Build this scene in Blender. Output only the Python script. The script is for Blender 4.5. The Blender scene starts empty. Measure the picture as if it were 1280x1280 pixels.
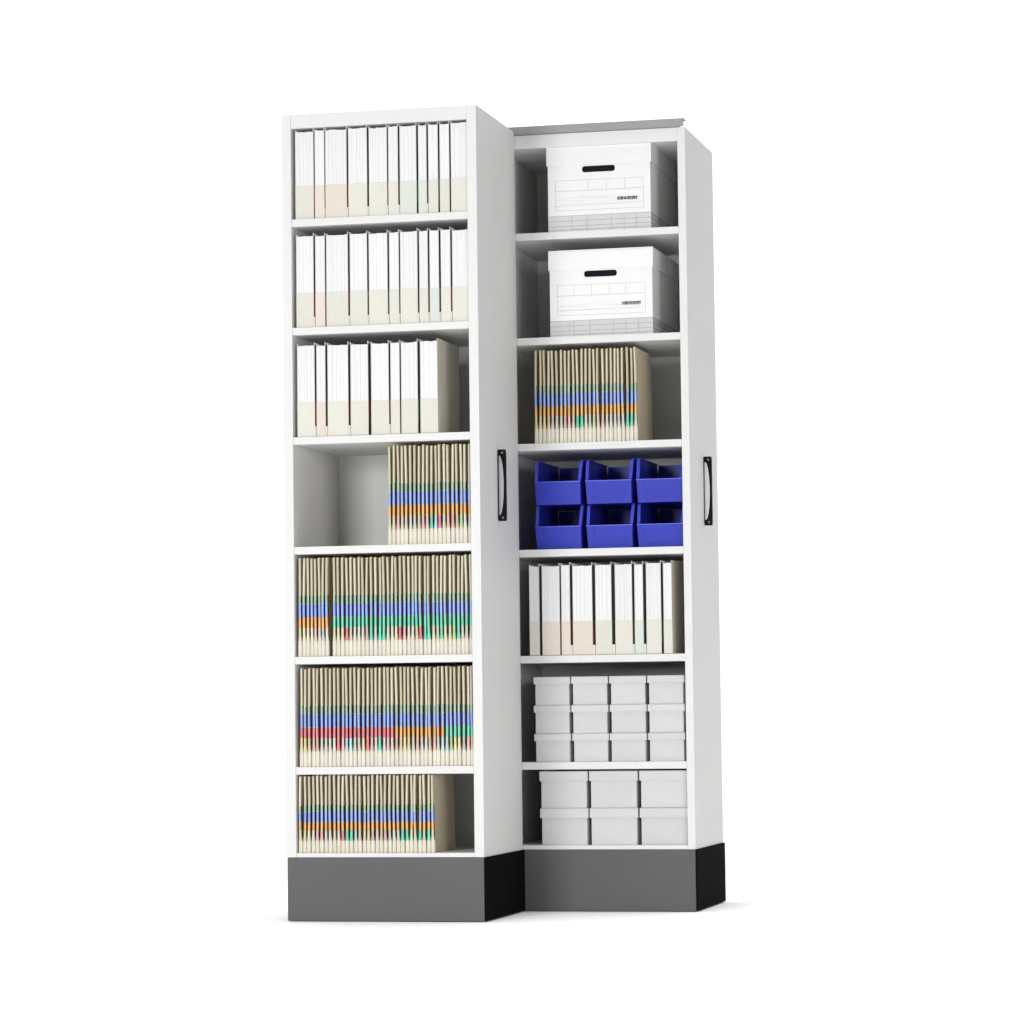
import bpy, bmesh, math, random
from mathutils import Matrix, Vector
random.seed(11)
scene = bpy.context.scene
COL = scene.collection

# ------------------------------------------------------------------ camera
CX, CY, CZ = 2.6598, -8.4941, 0.5675
YAW, PITCH, ROLL, FPX = 0.2337, 0.0600, -0.0120, 4078.4
def make_camera():
    cd = bpy.data.cameras.new('camera'); co = bpy.data.objects.new('camera', cd); COL.objects.link(co)
    a, b, g = YAW, PITCH, ROLL
    X1 = Vector((math.cos(a), math.sin(a), 0)); Y1 = Vector((-math.sin(a), math.cos(a), 0)); Z1 = Vector((0, 0, 1))
    fwd = math.cos(b)*Y1 + math.sin(b)*Z1
    up0 = -math.sin(b)*Y1 + math.cos(b)*Z1
    right = math.cos(g)*X1 + math.sin(g)*up0
    up = -math.sin(g)*X1 + math.cos(g)*up0
    m = Matrix((right, up, -fwd)).transposed().to_4x4(); m.translation = (CX, CY, CZ)
    co.matrix_world = m
    cd.sensor_width = 36; cd.lens = FPX/1280*36; cd.clip_start = .05; cd.clip_end = 200
    scene.camera = co
make_camera()

# ------------------------------------------------------------------ light: a white photo studio
w = bpy.data.worlds.new('World'); scene.world = w; w.use_nodes = True
bg = w.node_tree.nodes['Background']; bg.inputs[0].default_value = (1, 1, 1, 1); bg.inputs[1].default_value = .26
def area(name, loc, target, sx, sy, power, col=(1, 1, 1)):
    l = bpy.data.lights.new(name, 'AREA'); l.shape = 'RECTANGLE'; l.size = sx; l.size_y = sy; l.energy = power; l.color = col
    o = bpy.data.objects.new(name, l); COL.objects.link(o); o.location = loc
    o.rotation_euler = (Vector(target)-Vector(loc)).to_track_quat('-Z', 'Y').to_euler(); return o
area('key_softbox', (-1.0, -7.5, 1.65), (.5, .2, 1.1), 1.6, 1.6, 300)
area('added_side_fill', (5.6, -6.2, 1.4), (.8, .3, 1.1), 1.6, 1.6, 165)  # unseen lamp added to brighten the right-hand faces
ff = area('added_floor_light', (.6, -1.3, 5.2), (.6, -1.3, 0), 8, 6, 118)
ff.data.spread = math.radians(55)      # added lamp, narrowed so its light whitens the floor and spares the fronts
bl = area('added_backdrop_light', (.3, 1.3, 5.4), (.3, 4.6, 1.2), 8, 1.5, 128)  # unseen lamp added to burn the backdrop out to white
bl.data.spread = math.radians(115)
vs = scene.view_settings
scene.display_settings.display_device = 'sRGB'
vs.view_transform = 'Standard'; vs.look = 'None'; vs.exposure = 0; vs.gamma = 1; vs.use_curve_mapping = False
scene.render.engine = 'CYCLES'
scene.cycles.max_bounces = 12; scene.cycles.diffuse_bounces = 9; scene.cycles.use_denoising = True

# ------------------------------------------------------------------ materials (all procedural)
def mat(name, col, rough=.5, spec=.5, var=0., vscale=30., bump=0., bscale=400., stretch=(1, 1, 1), metal=0.):
    m = bpy.data.materials.new(name); m.use_nodes = True
    nt = m.node_tree; b = nt.nodes['Principled BSDF']
    b.inputs['Base Color'].default_value = (*col, 1); b.inputs['Roughness'].default_value = rough
    b.inputs['Specular IOR Level'].default_value = spec; b.inputs['Metallic'].default_value = metal
    tc = nt.nodes.new('ShaderNodeTexCoord'); mp = nt.nodes.new('ShaderNodeMapping'); mp.inputs['Scale'].default_value = stretch
    nt.links.new(tc.outputs['Object'], mp.inputs[0])
    if var:
        n = nt.nodes.new('ShaderNodeTexNoise'); n.inputs['Scale'].default_value = vscale; n.inputs['Detail'].default_value = 5
        nt.links.new(mp.outputs[0], n.inputs['Vector'])
        oi = nt.nodes.new('ShaderNodeObjectInfo')
        ad = nt.nodes.new('ShaderNodeMath'); ad.operation = 'MULTIPLY_ADD'; ad.inputs[1].default_value = .5
        nt.links.new(oi.outputs['Random'], ad.inputs[0]); nt.links.new(n.outputs[0], ad.inputs[2])
        mx = nt.nodes.new('ShaderNodeMapRange'); mx.inputs[1].default_value = .35; mx.inputs[2].default_value = 1.1
        mx.inputs[3].default_value = 1-var; mx.inputs[4].default_value = 1+var*.5
        nt.links.new(ad.outputs[0], mx.inputs[0])
        mm = nt.nodes.new('ShaderNodeMix'); mm.data_type = 'RGBA'; mm.blend_type = 'MULTIPLY'; mm.inputs[0].default_value = 1
        mm.inputs[6].default_value = (*col, 1); nt.links.new(mx.outputs[0], mm.inputs[7])
        nt.links.new(mm.outputs[2], b.inputs['Base Color'])
    if bump:
        n2 = nt.nodes.new('ShaderNodeTexNoise'); n2.inputs['Scale'].default_value = bscale; n2.inputs['Detail'].default_value = 3
        nt.links.new(mp.outputs[0], n2.inputs['Vector'])
        bp = nt.nodes.new('ShaderNodeBump'); bp.inputs['Strength'].default_value = bump; bp.inputs['Distance'].default_value = .001
        nt.links.new(n2.outputs[0], bp.inputs['Height']); nt.links.new(bp.outputs[0], b.inputs['Normal'])
    return m
M = dict(
    white=mat('white_powder_coat', (.66, .66, .653), .6, .15, .02, 6, .08, 700),
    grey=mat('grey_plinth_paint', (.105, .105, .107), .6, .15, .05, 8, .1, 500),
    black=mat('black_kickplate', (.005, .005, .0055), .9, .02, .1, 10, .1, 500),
    trim=mat('grey_trim', (.30, .30, .30), .6, .15, .04, 12),
    handle=mat('black_handle', (.006, .006, .007), .5, .15, .1, 60),
    steel=mat('steel_screw', (.22, .22, .23), .5, .3, .05, 200, metal=.5),
    floor=mat('white_studio_floor', (.95, .95, .95), .8, .05),
    tan=mat('tan_card', (.58, .52, .385), .8, .1, .16, 90, .15, 260, (1, 1, .25)),
    tan2=mat('pale_tan_card', (.63, .585, .46), .8, .1, .14, 90, .15, 260, (1, 1, .25)),
    cream=mat('cream_edge', (.66, .63, .54), .8, .1, .10, 120, .1, 260),
    paper=mat('white_paper', (.71, .71, .718), .7, .15, .05, 60, .2, 300, (1, 1, .05)),
    manila=mat('manila_board', (.60, .57, .48), .8, .1, .06, 60, .12, 260),
    band=mat('cream_wrap', (.625, .61, .55), .75, .12, .05, 60, .1, 260),
    band_pink=mat('pinkish_wrap', (.65, .585, .52), .75, .12, .05, 60, .1, 260),
    band_green=mat('greenish_wrap', (.585, .62, .57), .75, .12, .05, 60, .1, 260),
    carton=mat('white_carton', (.75, .75, .745), .7, .15, .03, 25, .12, 200),
    carton_in=mat('carton_inside', (.30, .29, .27), .8, .1, .05, 25),
    smallcarton=mat('pale_grey_carton', (.57, .57, .57), .75, .12, .05, 30, .12, 220),
    line=mat('grey_print', (.27, .27, .28), .7, .1), line2=mat('faint_grey_print', (.55, .55, .56), .7, .1),
    bandprint=mat('grey_print_band', (.56, .56, .56), .7, .1, .12, 60, 0, 1, (1, 1, 4)),
    ink=mat('black_print', (.012, .013, .018), .8, .05),
    gap_shade=mat('painted_gap_shade', (.022, .018, .014), .9, .05, .2, 60),  # near-black colour that paints the shade between thick folders
    binrim=mat('blue_plastic_worn_rim', (.045, .062, .50), .35, .5, .3, 60),
    bin=mat('blue_plastic', (.021, .033, .39), .42, .3, .05, 15, .05, 300),
)

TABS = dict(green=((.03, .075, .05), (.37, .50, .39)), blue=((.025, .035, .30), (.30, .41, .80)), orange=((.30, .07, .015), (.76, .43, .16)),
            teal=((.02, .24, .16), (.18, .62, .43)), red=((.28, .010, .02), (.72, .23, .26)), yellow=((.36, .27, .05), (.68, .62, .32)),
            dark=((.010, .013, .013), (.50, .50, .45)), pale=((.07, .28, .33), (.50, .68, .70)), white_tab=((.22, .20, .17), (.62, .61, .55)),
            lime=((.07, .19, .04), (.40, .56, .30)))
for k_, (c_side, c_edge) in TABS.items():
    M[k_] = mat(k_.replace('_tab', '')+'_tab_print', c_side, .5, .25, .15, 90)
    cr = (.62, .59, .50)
    M[k_+'_creamy'] = mat(k_.replace('_tab', '')+'_tab_creamy_fold', tuple(a*.38+b*.62 for a, b in zip(c_edge, cr)), .6, .15, .2, 150, 0, 1, (1, 1, .3))  # fold colour mixed towards cream
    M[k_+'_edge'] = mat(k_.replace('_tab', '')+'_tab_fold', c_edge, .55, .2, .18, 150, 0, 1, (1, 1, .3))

# ------------------------------------------------------------------ mesh helpers
class MB:
    def __init__(s): s.bm = bmesh.new()
    def box(s, x0, x1, y0, y1, z0, z1, bev=0., seg=2, taper=None):
        b = bmesh.new()
        P = [(x0, y0, z0), (x1, y0, z0), (x1, y1, z0), (x0, y1, z0), (x0, y0, z1), (x1, y0, z1), (x1, y1, z1), (x0, y1, z1)]
        v = [b.verts.new(p) for p in P]
        for f in ((0, 3, 2, 1), (4, 5, 6, 7), (0, 1, 5, 4), (1, 2, 6, 5), (2, 3, 7, 6), (3, 0, 4, 7)): b.faces.new([v[i] for i in f])
        if bev: bmesh.ops.bevel(b, geom=b.edges[:]+b.verts[:], offset=bev, segments=seg, profile=.5, affect='EDGES')
        s.add(b); return s
    def add(s, b):
        me = bpy.data.meshes.new('t'); b.to_mesh(me); b.free(); s.bm.from_mesh(me); bpy.data.meshes.remove(me)
    def loft(s, rings, cap=True):
        vs_ = [[s.bm.verts.new(p) for p in r] for r in rings]; n = len(rings[0])
        for a, b in zip(vs_, vs_[1:]):
            for i in range(n):
                j = (i+1) % n
                s.bm.faces.new((a[i], a[j], b[j], b[i]))
        if cap:
            s.bm.faces.new(list(reversed(vs_[0]))); s.bm.faces.new(vs_[-1])
        return s
    def prism(s, poly, axis, a0, a1):       # poly of 2-D points extruded along an axis
        f = {'x': lambda p, a: (a, p[0], p[1]), 'y': lambda p, a: (p[0], a, p[1]), 'z': lambda p, a: (p[0], p[1], a)}[axis]
        return s.loft([[f(p, a0) for p in poly], [f(p, a1) for p in poly]])
    def mesh(s, name, m, smooth=False):
        bmesh.ops.recalc_face_normals(s.bm, faces=s.bm.faces[:])
        me = bpy.data.meshes.new(name); s.bm.to_mesh(me); s.bm.free()
        me.materials.append(m)
        if smooth:
            for p in me.polygons: p.use_smooth = True
        return me
def put(name, me, parent=None, loc=(0, 0, 0)):
    o = bpy.data.objects.new(name, me); COL.objects.link(o); o.parent = parent; o.location = loc; return o
def part(name, mb, m, parent, smooth=False): return put(name, mb.mesh(name, M[m], smooth), parent)
def bx(*a, **k): return MB().box(*a, **k)
def thing(name, label, cat, loc, rz=0., group=None):
    o = bpy.data.objects.new(name, None); COL.objects.link(o); o.empty_display_size = .05
    o.location = loc; o.rotation_euler = (0, 0, rz); o['label'] = label; o['category'] = cat
    if group: o['group'] = group
    return o
ORD = ('first second third fourth fifth sixth seventh eighth ninth tenth eleventh twelfth thirteenth fourteenth fifteenth '
       'sixteenth seventeenth eighteenth nineteenth twentieth').split()
ORD += ['twenty-'+o for o in ORD[:9]] + ['thirtieth'] + ['thirty-'+o for o in ORD[:9]] + ['fortieth'] + ['forty-'+o for o in ORD[:9]]
def nth(i, n):
    return 'leftmost' if i == 0 else 'rightmost' if i == n-1 else ORD[i]+' from left'

# ------------------------------------------------------------------ setting
fl = put('floor', MB().loft([[(-14, -16, -.002), (16, -16, -.002), (16, -16, -.2), (-14, -16, -.2)], [(-14, 3.2, -.002), (16, 3.2, -.002), (16, 3.2, -.2), (-14, 3.2, -.2)]]).mesh('floor', M['floor']))
fl['kind'] = 'structure'
R = 1.4
prof = [(3.2, -.002)] + [(3.2+R*math.sin(t), -.002+R-R*math.cos(t)) for t in [math.pi/2*i/16 for i in range(1, 17)]] + [(3.2+R, 8)]
prof = prof + [(3.2+R+.1, 8)] + [(y+.07, z-.07) for y, z in reversed(prof[:-1])]
bd = put('backdrop', MB().prism(prof, 'x', -14, 16).mesh('backdrop', M['floor'])); bd['kind'] = 'structure'

# ------------------------------------------------------------------ the two pull-out shelving units
W, D, HB = .5502, .4494, .1702
ZS = [1.8899, 1.5916, 1.2913, .9916, .6927, .3939]      # undersides of the six shelves
TS = .0205                                              # shelf thickness
ZF = .1822                                              # top of the bottom board
FL = [z+TS for z in ZS] + [ZF]                          # floors of tiers 1..7
RX, RY = 1.0413-W, .4535                                # left front corner of the rear unit
def unit(label, loc, H, t, hy, rounded, trim):
    u = thing('shelving_unit', label, 'shelving unit', loc)
    part('end_panel', bx(0, t, 0, D, HB+.0005, H, bev=.0012), 'white', u)
    r = .022 if rounded else .003
    prof = [(0.0008, HB+.0005), (D, HB+.0005)] + [(D-r+r*math.cos(a), H-r+r*math.sin(a)) for a in [math.pi/2*i/6 for i in range(7)]] + [(.0008, H), (0, H-.0008), (0, HB+.0013)]
    fp = part('front_panel', MB().prism(prof, 'x', W-t, W), 'white', u)
    part('top_panel', bx(t+.0003, W-t-.0003, .0004, D-.0006, H-.0385, H-.0004, bev=.0009), 'white', u)
    part('bottom_panel', bx(t+.0003, W-t-.0003, .0004, D-.0006, HB+.0006, ZF, bev=.0009), 'white', u)
    part('back_panel', bx(t+.0003, W-t-.0003, D-.013, D-.001, ZF+.0003, H-.0388), 'white', u)
    for z in ZS:
        part('shelf', bx(t+.0003, W-t-.0003, .0006, D-.0134, z, z+TS, bev=.0012), 'white', u)
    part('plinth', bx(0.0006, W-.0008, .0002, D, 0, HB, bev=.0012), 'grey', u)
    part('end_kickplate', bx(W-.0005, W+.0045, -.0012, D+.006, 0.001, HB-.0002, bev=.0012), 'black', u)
    # D-shaped black pull on the front panel: a frame with a bowed opening
    h0, h1, pr, wd = 1.0805, 1.2775, .0235, .009
    n = 24; outer = []; inner = []
    hh = (h1-h0)/2; zc = (h0+h1)/2
    def sup(a, rx_, rz_, e):
        c, s = math.cos(a), math.sin(a)
        return math.copysign(abs(c)**(2/e), c)*rx_, math.copysign(abs(s)**(2/e), s)*rz_
    for i in range(4*n):
        a = 2*math.pi*(i+.5)/(4*n)
        ox, oz = sup(a, pr/2, hh, 14); outer.append((W+.0002+pr/2+ox, zc+oz))
        c, s = math.cos(a), math.sin(a)
        iz = math.copysign(abs(s)**.75, s)*hh*.835
        top = .0155*math.sqrt(max(0, 1-(iz/(hh*.86))**2))**.8
        ix = .0016 if c < 0 else .0016+top
        inner.append((W+.0002+ix, zc+iz))
    hd = MB(); y0, y1 = hy-wd/2, hy+wd/2
    rings = [[(x, y0, z) for x, z in outer], [(x, y1, z) for x, z in outer], [(x, y1, z) for x, z in inner], [(x, y0, z) for x, z in inner]]
    rings.append(rings[0]); 
    vv = [[hd.bm.verts.new(p) for p in r_] for r_ in rings[:4]]
    for k in range(4):
        a_, b_ = vv[k], vv[(k+1) % 4]
        for i in range(4*n):
            j = (i+1) % (4*n); hd.bm.faces.new((a_[i], a_[j], b_[j], b_[i]))
    hdl = part('handle', hd, 'handle', u)
    for z in (h0+.009, h1-.009):
        ring = lambda y, r_: [(W+.014+r_*math.cos(k*math.pi/5), y, z+r_*math.sin(k*math.pi/5)) for k in range(10)]
        part('screw', MB().loft([ring(y0+.0005, .0034), ring(y0-.0008, .0034), ring(y0-.0014, .002)]), 'steel', hdl)
    if trim:
        part('top_trim', MB().prism([(-.004, H+.0012), (-.004, H+.0245), (.036, H+.0245), (.036, H+.0215), (-.001, H+.0215), (-.001, H+.0012)], 'x', 0, W-.003), 'trim', u)
        part('trim_foot', bx(.01, W-.02, .004, .034, H-.0002, H+.0211), 'trim', u)
    return u
unit('tall white pull-out shelving unit standing in front, all seven tiers holding folders', (0, 0, 0), 2.2, .026, .205, True, False)
unit('white pull-out shelving unit set back behind the other, holding cartons and blue bins', (RX, RY, 0), 2.1905, .0215, .2215, False, True)

# ------------------------------------------------------------------ tan end-tab folders with coloured tabs
FD = .238
def wprofile(f):                # half width of a folder at the fraction f of its height
    lo, hi = .0054, .0029
    k = min(1, max(0, (f-.12)/.12)); k = k*k*(3-2*k)
    return lo+(hi-lo)*k
def sect(hw, y0, y1, z, cx=0.): # rounded nose at the front
    hn = hw*.42; ya, yb = min(.007, y1*.35), min(.013, y1*.65)     # reinforced folded edge, thinner card behind it
    half = [(hw*.7, y0+hw*.22), (hw, y0+hw*.8), (hw, y0+ya), (hn, y0+yb), (hn, y1)]
    return [(cx-x, y, z) for x, y in reversed(half)] + [(cx, y0, z)] + [(cx+x, y, z) for x, y in half]
def bow(f, k): return [0, .0014, -.0014, .0007, -.0006][k]*math.sin(math.pi*min(1, max(0, (f-.15)/.85)))
def folder_mesh(H, f0, f1, grow, y1, k, steps, tip=False):
    rs = []
    for i in range(steps+1):
        f = f0+(f1-f0)*i/steps
        rs.append(sect(wprofile(f)+grow, -grow*2, y1, f*H, bow(f, k)))
    if tip:
        rs.append(sect(wprofile(1)*.8, .0015, y1-.004, H+.0012, bow(1, k))); rs.append(sect(wprofile(1)*.35, .006, y1-.01, H+.0026, bow(1, k)))
    return MB().loft(rs)
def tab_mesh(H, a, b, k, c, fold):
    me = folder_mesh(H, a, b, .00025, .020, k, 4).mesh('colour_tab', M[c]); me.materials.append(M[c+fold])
    for p in me.polygons:                                # the fold at the nose takes the paler colour
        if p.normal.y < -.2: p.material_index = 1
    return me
BANDS = [(.54, .625), (.403, .54), (.295, .403), (.16, .295)]
CACHE = {}
def cached(key, fn):
    if key not in CACHE: CACHE[key] = fn()
    return CACHE[key]
WORD = dict(yellow='yellow', red='red', dark='black', teal='teal', pale='pale blue', white_tab='white', lime='light green', orange='orange', green='green', blue='blue')
def folder(loc, H, third, fourth, label, group, k, tone, lean, dy, dz=0):
    t = thing('file_folder', label, 'file folder', loc, 0, group)
    t.rotation_euler = (0, lean, 0)
    hk = round(H, 4)
    put('folder_cover', cached(('b', hk, k, tone), lambda: folder_mesh(H+dz, 0, 1, 0, FD, k, 14, True).mesh('folder_cover', M[tone])), t)
    put('bottom_edge', cached(('c', hk, k), lambda: folder_mesh(H, .003, .158, .0002, .02, k, 5).mesh('bottom_edge', M['cream'])), t)
    for (a, b), c in zip(BANDS, ('green', 'blue', third, fourth)):
        if c is None: continue
        fold = random.choice(('_creamy', '_creamy', '_creamy', '_edge')) if a < .2 and c != 'teal' else '_edge'
        put('colour_tab', cached(('t', hk, k, a, c, fold), lambda: tab_mesh(H, a, b-.004, k, c, fold)), t, (0, 0, random.uniform(-.0012, .0012)))
    return t
def folder_row(x0, x1, n, y, z, H, thirds, fourths, place, group, skip=None, short=()):
    p = (x1-x0)/n
    for i in range(n):
        th, fo = thirds(i), fourths(i)
        what = 'tan folder, %s over %s' % (WORD[th], WORD[fo]+' tab' if fo else 'bare edge')
        x = x0+(i+.5)*p + random.uniform(-.0007, .0007)
        h = H-random.choice((0, 0, .001, .002, .003))
        folder((x, y+random.uniform(0, .0025), z+.0004), h, th, fo, '%s, %s, %s' % (what, nth(i, n), place), group,
               random.randrange(5), random.choice(('tan', 'tan', 'tan2')), random.uniform(-.008, .008), 0)
def pat(s):
    d = dict(y='yellow', r='red', k='dark', t='teal', p='pale', w='white_tab', l='lime', o='orange')
    d['.'] = None
    return lambda i: d[s[i % len(s)]]
YF = .008
GRP = 'tan file folders on the %s of the %s unit'
def tan_row(x0, x1, n, tier, H, th, fo, where, rear=False):
    folder_row(x0, x1, n, (RY if rear else 0)+YF, FL[tier-1], H, pat(th), pat(fo), where, 'tan file folders, '+where)
tan_row(.2880, .5235, 20, 4, .2675, 'o'*20, 'yyr.kww.rrtprkrr.lwk', 'half-empty tier of front unit')
tan_row(.0330, .1205, 8, 5, .2665, 'o'*8, 'yyywrkww', 'before gap on fifth tier')
tan_row(.1295, .5235, 34, 5, .2665, 't'*34, 'yyyrkwwwrtpttwwyrrww.rttyltyyltkkk', 'after gap on fifth tier')
tan_row(.0330, .5235, 42, 6, .2655, 'r'*23+'o'*12+'t'*7, 'yyyrrkwwwrrppwkyrrwtwrkr'+'yyywrkw.rwpp'+'lyykrr', 'sixth tier of front unit')
tan_row(.0290, .4120, 32, 7, .2075, 'o'*32, 'yyywrrkw.wrttkkyyrw.rkwwttlltlyt'[:29]+'ltk', 'lowest tier of front unit')
tan_row(.5950, .8935, 25, 3, .2635, 'o'*25, 'yyyrkwwrrkttwklyrkwwkkttl', 'third tier of rear unit', True)

# ------------------------------------------------------------------ thick white expanding folders
def thick(x0, x1, y, z, H, tint, label, group, side=None, k=0, gap=0):
    wd = x1-x0; t = thing('expanding_folder', label, 'folder', ((x0+x1)/2, y, z+.0004), 0, group)
    h = wd/2-.0006; rnd = random.Random(k)
    FDp = FD if wd > .03 else FD-.006
    # pages: a few bundles side by side with fine grooves and slightly uneven fronts
    nb = max(2, int(wd/.010)); b = MB(); xs = [-h+.0012]
    for i in range(nb-1): xs.append(-h+2*h*(i+1+rnd.uniform(-.25, .25))/nb)
    xs.append(h-.0012)
    for a, c in zip(xs, xs[1:]):
        b.box(a+.00008, c-.00008, rnd.uniform(.0006, .0018), FDp-.004, .002, H-.004-rnd.uniform(0, .0022), bev=.0004, seg=1)
    part('page_block', b, 'paper', t)
    for s in (-1, 1):
        up = .0005 if s < 0 else .0035
        x_ = s*h
        part('cover_board', bx(min(x_, x_-s*.0012), max(x_, x_-s*.0012), .0002, FDp, 0, H+up, bev=.0004, seg=1), 'manila' if s > 0 and not gap else 'paper', t)
    hb = H*.37
    part('wrap_band', bx(-h-.0002, h+.0002, -.0006, .03, .0006, hb, bev=.0006, seg=1), tint, t)
    if side:
        part('side_tab', bx(h+.0003, h+min(.0016, max(.001, gap*.6)), .0010, .028, H*.13, hb+.0005), side, t)
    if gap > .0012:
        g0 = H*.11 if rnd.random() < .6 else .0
        part('gap_shade', bx(h+.0003, h+gap, .0022, FDp-.01, g0+.0003, H-.006), 'gap_shade', t)  # dark block puts the shade of the gap between folders into colour
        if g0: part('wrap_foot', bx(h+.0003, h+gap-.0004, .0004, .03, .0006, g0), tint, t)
    return t
def thick_row(spans, y, z, H, tints, sides, place, rear=False):
    n = len(spans); g = 'white expanding folders ' + place
    for i, (a, b) in enumerate(spans):
        look = ('thick' if b-a > .045 else 'slim' if b-a < .0335 else 'medium')+' white folder with '+{'band': 'cream', 'band_pink': 'pinkish', 'band_green': 'greenish'}[tints[i]]+' lower band'
        thick(a, b, y, z, H+random.uniform(-.0012, .0012), tints[i], '%s, %s %s' % (look, nth(i, n), place), g, sides[i], k=i*7+int(z*100), gap=(spans[i+1][0]-b) if i < n-1 else 0)
B, P, G = 'band', 'band_pink', 'band_green'
thick_row([(.0357, .0889), (.0912, .1197), (.1214, .1830), (.1869, .2409), (.2454, .2975), (.3003, .3285), (.3325, .3804), (.3849, .4091), (.4130, .4411), (.4450, .4730), (.4764, .5232)],
          YF, FL[0], .2475, [B, P, P, B, B, B, G, G, B, B, B], ['red', None, 'red', None, 'orange', None, 'teal', 'teal', 'teal', None, None], 'on top tier of front unit')
thick_row([(.0361, .0863), (.0903, .1188), (.1216, .1842), (.1887, .2386), (.2425, .2962), (.3001, .3283), (.3311, .3806), (.3846, .4098), (.4137, .4406), (.4451, .4731), (.4770, .5232)],
          YF, FL[1], .2555, [B, P, B, B, B, B, B, B, G, B, B], ['red', None, 'red', 'teal', 'teal', None, None, None, 'teal', 'orange', None], 'on second tier of front unit')
thick_row([(.0364, .0869), (.0911, .1176), (.1227, .1823), (.1878, .2387), (.2459, .2966), (.3008, .3274), (.3304, .3779), (.3842, .4338)],
          YF, FL[2], .2545, [B, P, B, B, B, B, B, B], ['red', None, 'red', 'red', 'orange', None, 'teal', None], 'on third tier of front unit')
thick_row([(.5744, .6043), (.6110, .6630), (.6665, .6927), (.6994, .7566), (.7645, .8118), (.8208, .8706), (.8765, .9020), (.9098, .9528), (.9586, .9840)],
          RY+YF, FL[4], .2570, [B, P, P, P, B, B, G, B, B], [None, 'red', 'red', 'orange', 'teal', 'orange', 'teal', 'teal', None], 'on fifth tier of rear unit')

# ------------------------------------------------------------------ record storage cartons (lid, hand hole, printed form)
def storage_box(loc, rz, label, cells, marks, smear, scrawl=False):
    t = thing('storage_box', label, 'storage box', loc, rz, 'lidded record cartons')
    w2, dp, h = .1477, .385, .243; lt, lh, lo = .0022, .0540, .0033
    # walls: front has a real slot
    hx0, hx1, hz0, hz1 = -.0485, .0465, .1672, .1852
    n = 10; r = (hz1-hz0)/2*.8
    slot = []
    for cx, cz, a0 in ((hx1-r, hz1-r, 0), (hx0+r, hz1-r, 90), (hx0+r, hz0+r, 180), (hx1-r, hz0+r, 270)):
        slot += [(cx+r*math.cos(math.radians(a0+d)), cz+r*math.sin(math.radians(a0+d))) for d in (0, 22.5, 45, 67.5, 90)]
    corner = [(w2, h-.002), (-w2, h-.002), (-w2, 0), (w2, 0)]
    outer = []
    for i, (x, z) in enumerate(slot):
        q = i//5; outer.append(corner[q])
    b = MB(); bm = b.bm
    for y in (0, .004):
        cv = [bm.verts.new((x, y, z)) for x, z in corner]; sv = [bm.verts.new((x, y, z)) for x, z in slot]
        for q in range(4):
            for i in range(4): bm.faces.new((cv[q], sv[q*5+i], sv[q*5+i+1]))
            bm.faces.new((cv[q], sv[q*5+4], sv[(q*5+5) % 20], cv[(q+1) % 4]))
        if y == 0: c0, s0 = cv, sv
    for i in range(4): bm.faces.new((c0[i], c0[(i+1) % 4], cv[(i+1) % 4], cv[i]))
    for i in range(20): bm.faces.new((s0[i], s0[(i+1) % 20], sv[(i+1) % 20], sv[i]))
    b.box(-w2, -w2+.004, .0041, dp-.0041, 0, h-.002); b.box(w2-.004, w2, .0041, dp-.0041, 0, h-.002)
    b.box(-w2, w2, dp-.004, dp, 0, h-.002); b.box(-w2+.0041, w2-.0041, .0041, dp-.0041, 0, .003)
    body = part('box_body', b, 'carton', t)
    part('hole_shade', bx(-w2+.008, w2-.008, .012, dp-.01, .004, h-.02, bev=.003), 'ink', t)  # black block puts the shade inside the hand hole into colour
    ld = MB()
    ld.box(-w2-lo, w2+lo, -lo, dp+lo, h-.0015, h+.0025, bev=.0012)
    ld.box(-w2-lo, w2+lo, -lo, -lo+lt, h-lh, h-.0017, bev=.0006); ld.box(-w2-lo, w2+lo, dp+lo-lt, dp+lo, h-lh, h-.0017, bev=.0006)
    ld.box(-w2-lo, -w2-lo+lt, -lo+lt+.0001, dp+lo-lt-.0001, h-lh, h-.0017); ld.box(w2+lo-lt, w2+lo, -lo+lt+.0001, dp+lo-lt-.0001, h-lh, h-.0017)
    part('lid', ld, 'carton', t)
    fx0, fx1, fz0, fz1 = -.126, .1275, .0605, .146
    f = MB(); e = .0006
    def ln(mb, x0, z0, x1, z1, wd=e, p=.0003):
        d = Vector((x1-x0, 0, z1-z0)); nrm = Vector((-d.z, 0, d.x)).normalized()*wd/2
        c = [Vector((x0, 0, z0))+nrm, Vector((x0, 0, z0))-nrm, Vector((x1, 0, z1))-nrm, Vector((x1, 0, z1))+nrm]
        mb.prism([(v.x, v.z) for v in c], 'y', -p, -.00002)
    zc = fz1-.030
    ln(f, fx0, fz1, fx1, fz1); ln(f, fx0, fz0, fx1, fz0, p=.00031); ln(f, fx0, fz0, fx0, fz1, p=.00035); ln(f, fx1, fz0, fx1, fz1, p=.00036)
    ln(f, fx0, zc, fx1, zc, .0008, p=.00032)
    for c in cells: ln(f, fx0+(fx1-fx0)*c, zc, fx0+(fx1-fx0)*c, fz1, p=.00037)
    ln(f, fx0, fz0+.013, fx1, fz0+.016, p=.00033)
    part('printed_form', f, 'line', t)
    g = MB()
    for (x0, z0, x1, z1) in smear: ln(g, x0, z0, x1, z1, .0007, p=.00028)
    if scrawl:                                            # a line of faded, unreadable handwriting
        rs = random.Random(5); x = -.119
        while x < -.045:
            h_ = rs.uniform(.002, .0052); g.box(x, x+.0009, -.00046, -.00002, .083, .083+h_)
            if rs.random() < .7: g.box(x+.0009, x+rs.uniform(.0016, .0026), -.00044, -.00002, .083+h_*.4, .083+h_*.4+.0009)
            x += rs.choice((.0024, .003, .0036, .006))
    part('faint_writing', g, 'line2', t)
    ink = MB(); x = marks[0]; rn = random.Random(len(cells))
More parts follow.
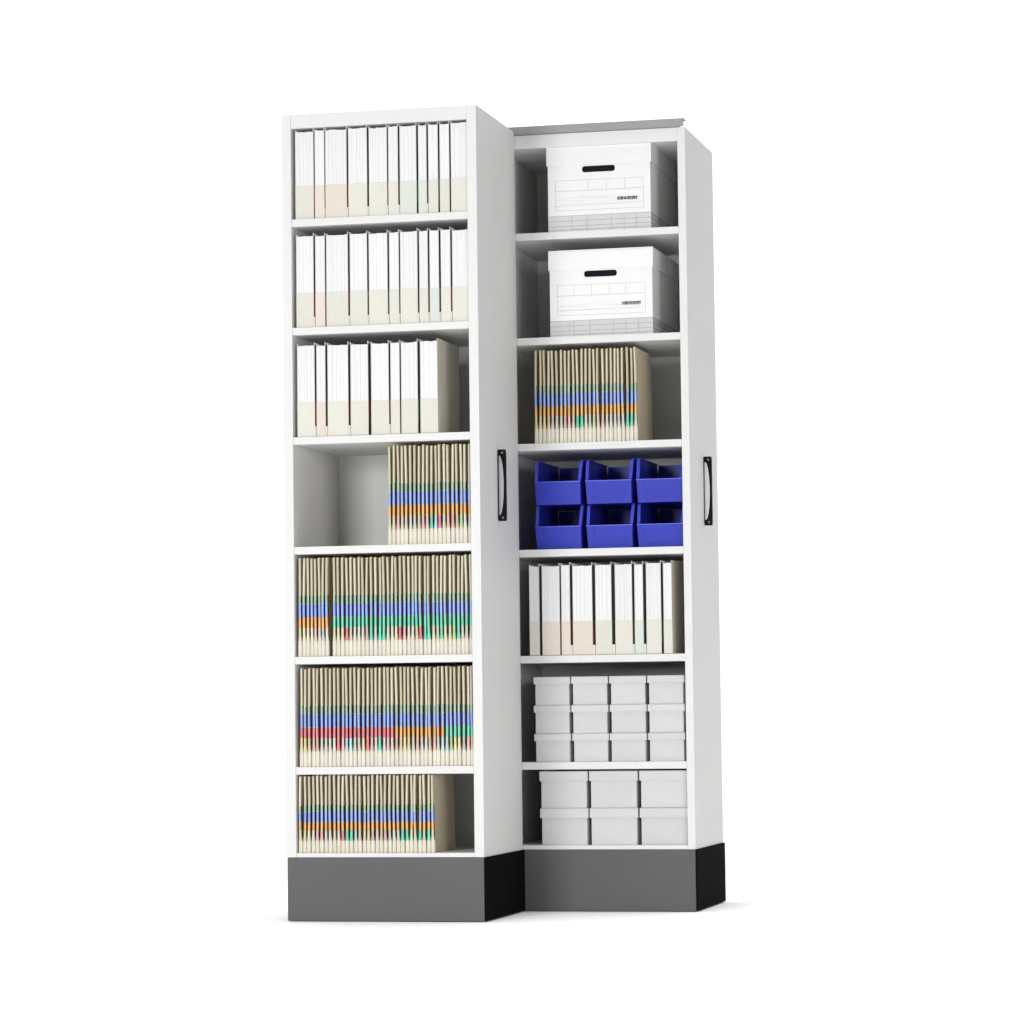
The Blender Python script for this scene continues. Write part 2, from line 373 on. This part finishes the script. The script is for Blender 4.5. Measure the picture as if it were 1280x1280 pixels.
    while x < marks[1]:                                   # illegible heavy stamp
        wd = rn.choice((.0016, .0022, .003)); top = .0068*rn.uniform(.8, 1)
        ink.box(x, x+wd, -.0005, -.00002, .089-top*.75, .089+top*.75)
        if rn.random() < .6: ink.box(x+wd, x+wd+.0018, -.00048, -.00002, .0905, .0920)
        x += wd+rn.choice((.0010, .0015))
    part('stamped_mark', ink, 'ink', t)
    # grey ruled print band round the foot of the carton
    part('foot_print', bx(-w2-.0002, w2+.0003, -.00025, dp, .0006, .0455), 'bandprint', t)
    q = MB()
    for i, z in enumerate((.0455, .031, .0165, .006)):
        ln(q, -w2, z-.001, w2, z+.0005, .0011, p=.0005+i*.00002)
        q.box(w2+.0003, w2+.0006, .0, dp, z-.0008, z+.0008)
    for i, c in enumerate(cells[:1]+[.23, .39, .62, .74, .86]): ln(q, -w2+2*w2*c, .0015, -w2+2*w2*c, .0455, .0008, p=.0006+i*.00001)
    part('foot_lines', q, 'line', t)
    return t
storage_box((.7910, RY+.012, FL[0]+.0004), .004, 'white lidded carton with hand hole on top tier, under the ceiling of unit', [.37, .58, .79], (.052, .110),
            [(-.12, .092, -.05, .098), (-.05, .098, .05, .099), (-.12, .090, -.03, .086), (-.09, .096, .02, .089), (-.115, .078, .06, .082), (.0, .095, .1, .082), (-.06, .1, .04, .093)])
storage_box((.7925, RY+.012, FL[1]+.0004), -.006, 'white lidded carton with hand hole on second tier, above tan folders', [.19, .39, .59, .78], (.060, .114),
            [(-.118, .088, -.09, .090), (-.086, .0885, -.055, .0905), (-.05, .089, -.025, .092), (-.02, .096, .05, .093), (-.03, .091, .06, .085), (-.118, .0755, .0, .076), (.02, .088, .11, .083)], True)

# ------------------------------------------------------------------ small lidded boxes
def small_box(loc, rz, w_, h, lid, dp, label, group, key):
    t = thing('small_box', label, 'box', loc, rz, group)
    h2 = w_/2-.0038
    put('box_body', cached(('sb', key), lambda: bx(-h2, h2, .0045, dp-.0028, 0, h-.002, bev=.0008, seg=1).mesh('box_body', M['smallcarton'])), t)
    def lidm():
        b = MB(); w2 = w_/2
        b.box(-w2, w2, 0, dp, h-.0022, h-.0003, bev=.0009)
        b.box(-w2, w2, 0, .0014, h-lid, h-.0023); b.box(-w2, w2, dp-.0014, dp, h-lid, h-.0023)
        b.box(-w2, -w2+.0014, .0015, dp-.0015, h-lid, h-.0023); b.box(w2-.0014, w2, .0015, dp-.0015, h-lid, h-.0023)
        return b.mesh('lid', M['smallcarton'])
    put('lid', cached(('sl', key), lidm), t)
rows = ['bottom', 'middle', 'top']; cols4 = ['leftmost', 'second from left', 'second from right', 'rightmost']
for r_ in range(3):
    for c_ in range(4):
        small_box((.5833+.052+.1089*c_+random.uniform(-.0006, .0006), RY+.012+random.uniform(0, .003), FL[5]+.0003+r_*.0797), random.uniform(-.012, .012), .1045, .0797, .0205, .30,
                  'small pale lidded box, %s in %s row of the twelve stacked boxes' % (cols4[c_], rows[r_]), 'twelve small lidded boxes on the sixth tier', 's')
cols3 = ['left', 'middle', 'right']; rows2 = ['lower', 'upper']
for r_ in range(2):
    for c_ in range(3):
        small_box((.5970+.069+.1424*c_+random.uniform(-.0006, .0006), RY+.012+random.uniform(0, .003), FL[6]+.0003+r_*.1032), random.uniform(-.010, .010), .1375, .1032, .0276, .30,
                  'pale lidded box, %s of %s row of six boxes on lowest tier' % (cols3[c_], rows2[r_]), 'six larger lidded boxes on the lowest tier', 'm')

# ------------------------------------------------------------------ blue hopper bins
def bin_meshes():
    h, dp, th = .1245, .30, .0026; wt, wb = .0676, .0635; fh = .0630
    hw = lambda z: wb+(wt-wb)*z/h
    sl = .012                                             # front leans out towards the top
    fy = lambda z: sl*(1-z/fh) if z < fh else 0
    b = MB(); bm = b.bm
    def side(s):                                          # side wall with the sloping hopper edge
        pts = [(sl, 0), (0, fh), (.007, fh+.004), (.027, h-.006), (.035, h), (dp, h), (dp, 0)]
        rings = []
        for o in (0, th): rings.append([(s*(hw(z)-o), y, z) for y, z in pts])
        b.loft(rings)
    side(-1); side(1)
    # front wall, bottom, back
    b.loft([[(-hw(0)+th, sl, 0), (hw(0)-th, sl, 0), (hw(0)-th, sl+th, 0), (-hw(0)+th, sl+th, 0)], [(-hw(fh)+th, 0, fh), (hw(fh)-th, 0, fh), (hw(fh)-th, th, fh), (-hw(fh)+th, th, fh)]])
    b.box(-hw(0)+th, hw(0)-th, sl+th, dp, 0.0002, th); b.box(-hw(0)+th, hw(0)-th, dp-th, dp, th, h-.001)
    body = b.mesh('bin_body', M['bin'])
    r = MB()                                              # rolled rim on the lip and up the sides
    r.box(-hw(fh)-.0012, hw(fh)+.0012, -.0022, .0036, fh-.0006, fh+.0022, bev=.0009)
    for s in (-1, 1):
        path = [(-.0005, fh+.0010), (.007, fh+.0052), (.027, h-.0048), (.036, h+.0004), (dp, h+.0004)]
        rr = []
        for (y, z) in path:
            x = s*(hw(z)-.0035); rr.append([(x-.0042, y-.0012, z-.0006), (x+.0042, y-.0012, z-.0006), (x+.0042, y+.001, z+.0014), (x-.0042, y+.001, z+.0014)])
        r.loft(rr)
    rim = r.mesh('rim', M['binrim'])
    c = MB()                                              # card-holder ribs on the front
    def fr(x0, x1, z0, z1, p): c.loft([[(x0, fy(z0)-p, z0), (x1, fy(z0)-p, z0), (x1, fy(z0)+.0004, z0), (x0, fy(z0)+.0004, z0)], [(x0, fy(z1)-p, z1), (x1, fy(z1)-p, z1), (x1, fy(z1)+.0004, z1), (x0, fy(z1)+.0004, z1)]])
    fr(-.0445, -.0432, .012, fh-.003, .0008); fr(.0432, .0445, .012, fh-.003, .0008); fr(-.040, .030, .0125, .0142, .0016)
    return body, rim, c.mesh('card_slot', M['bin'])
bb, rimm, cs = bin_meshes()
for r_ in range(2):
    for c_ in range(3):
        t = thing('storage_bin', 'blue plastic open-front bin, %s of the %s row of bins' % (cols3[c_], rows2[r_]), 'bin',
                  (.6590+.1470*c_+(-.001 if c_ == 2 else 0)+random.uniform(-.0008, .0008), RY+.0125+random.uniform(0, .003), FL[3]+.0006+r_*.1262), random.uniform(-.01, .01), 'blue open-front bins on the fourth tier')
        put('bin_body', bb, t); put('rim', rimm, t); put('card_slot', cs, t)
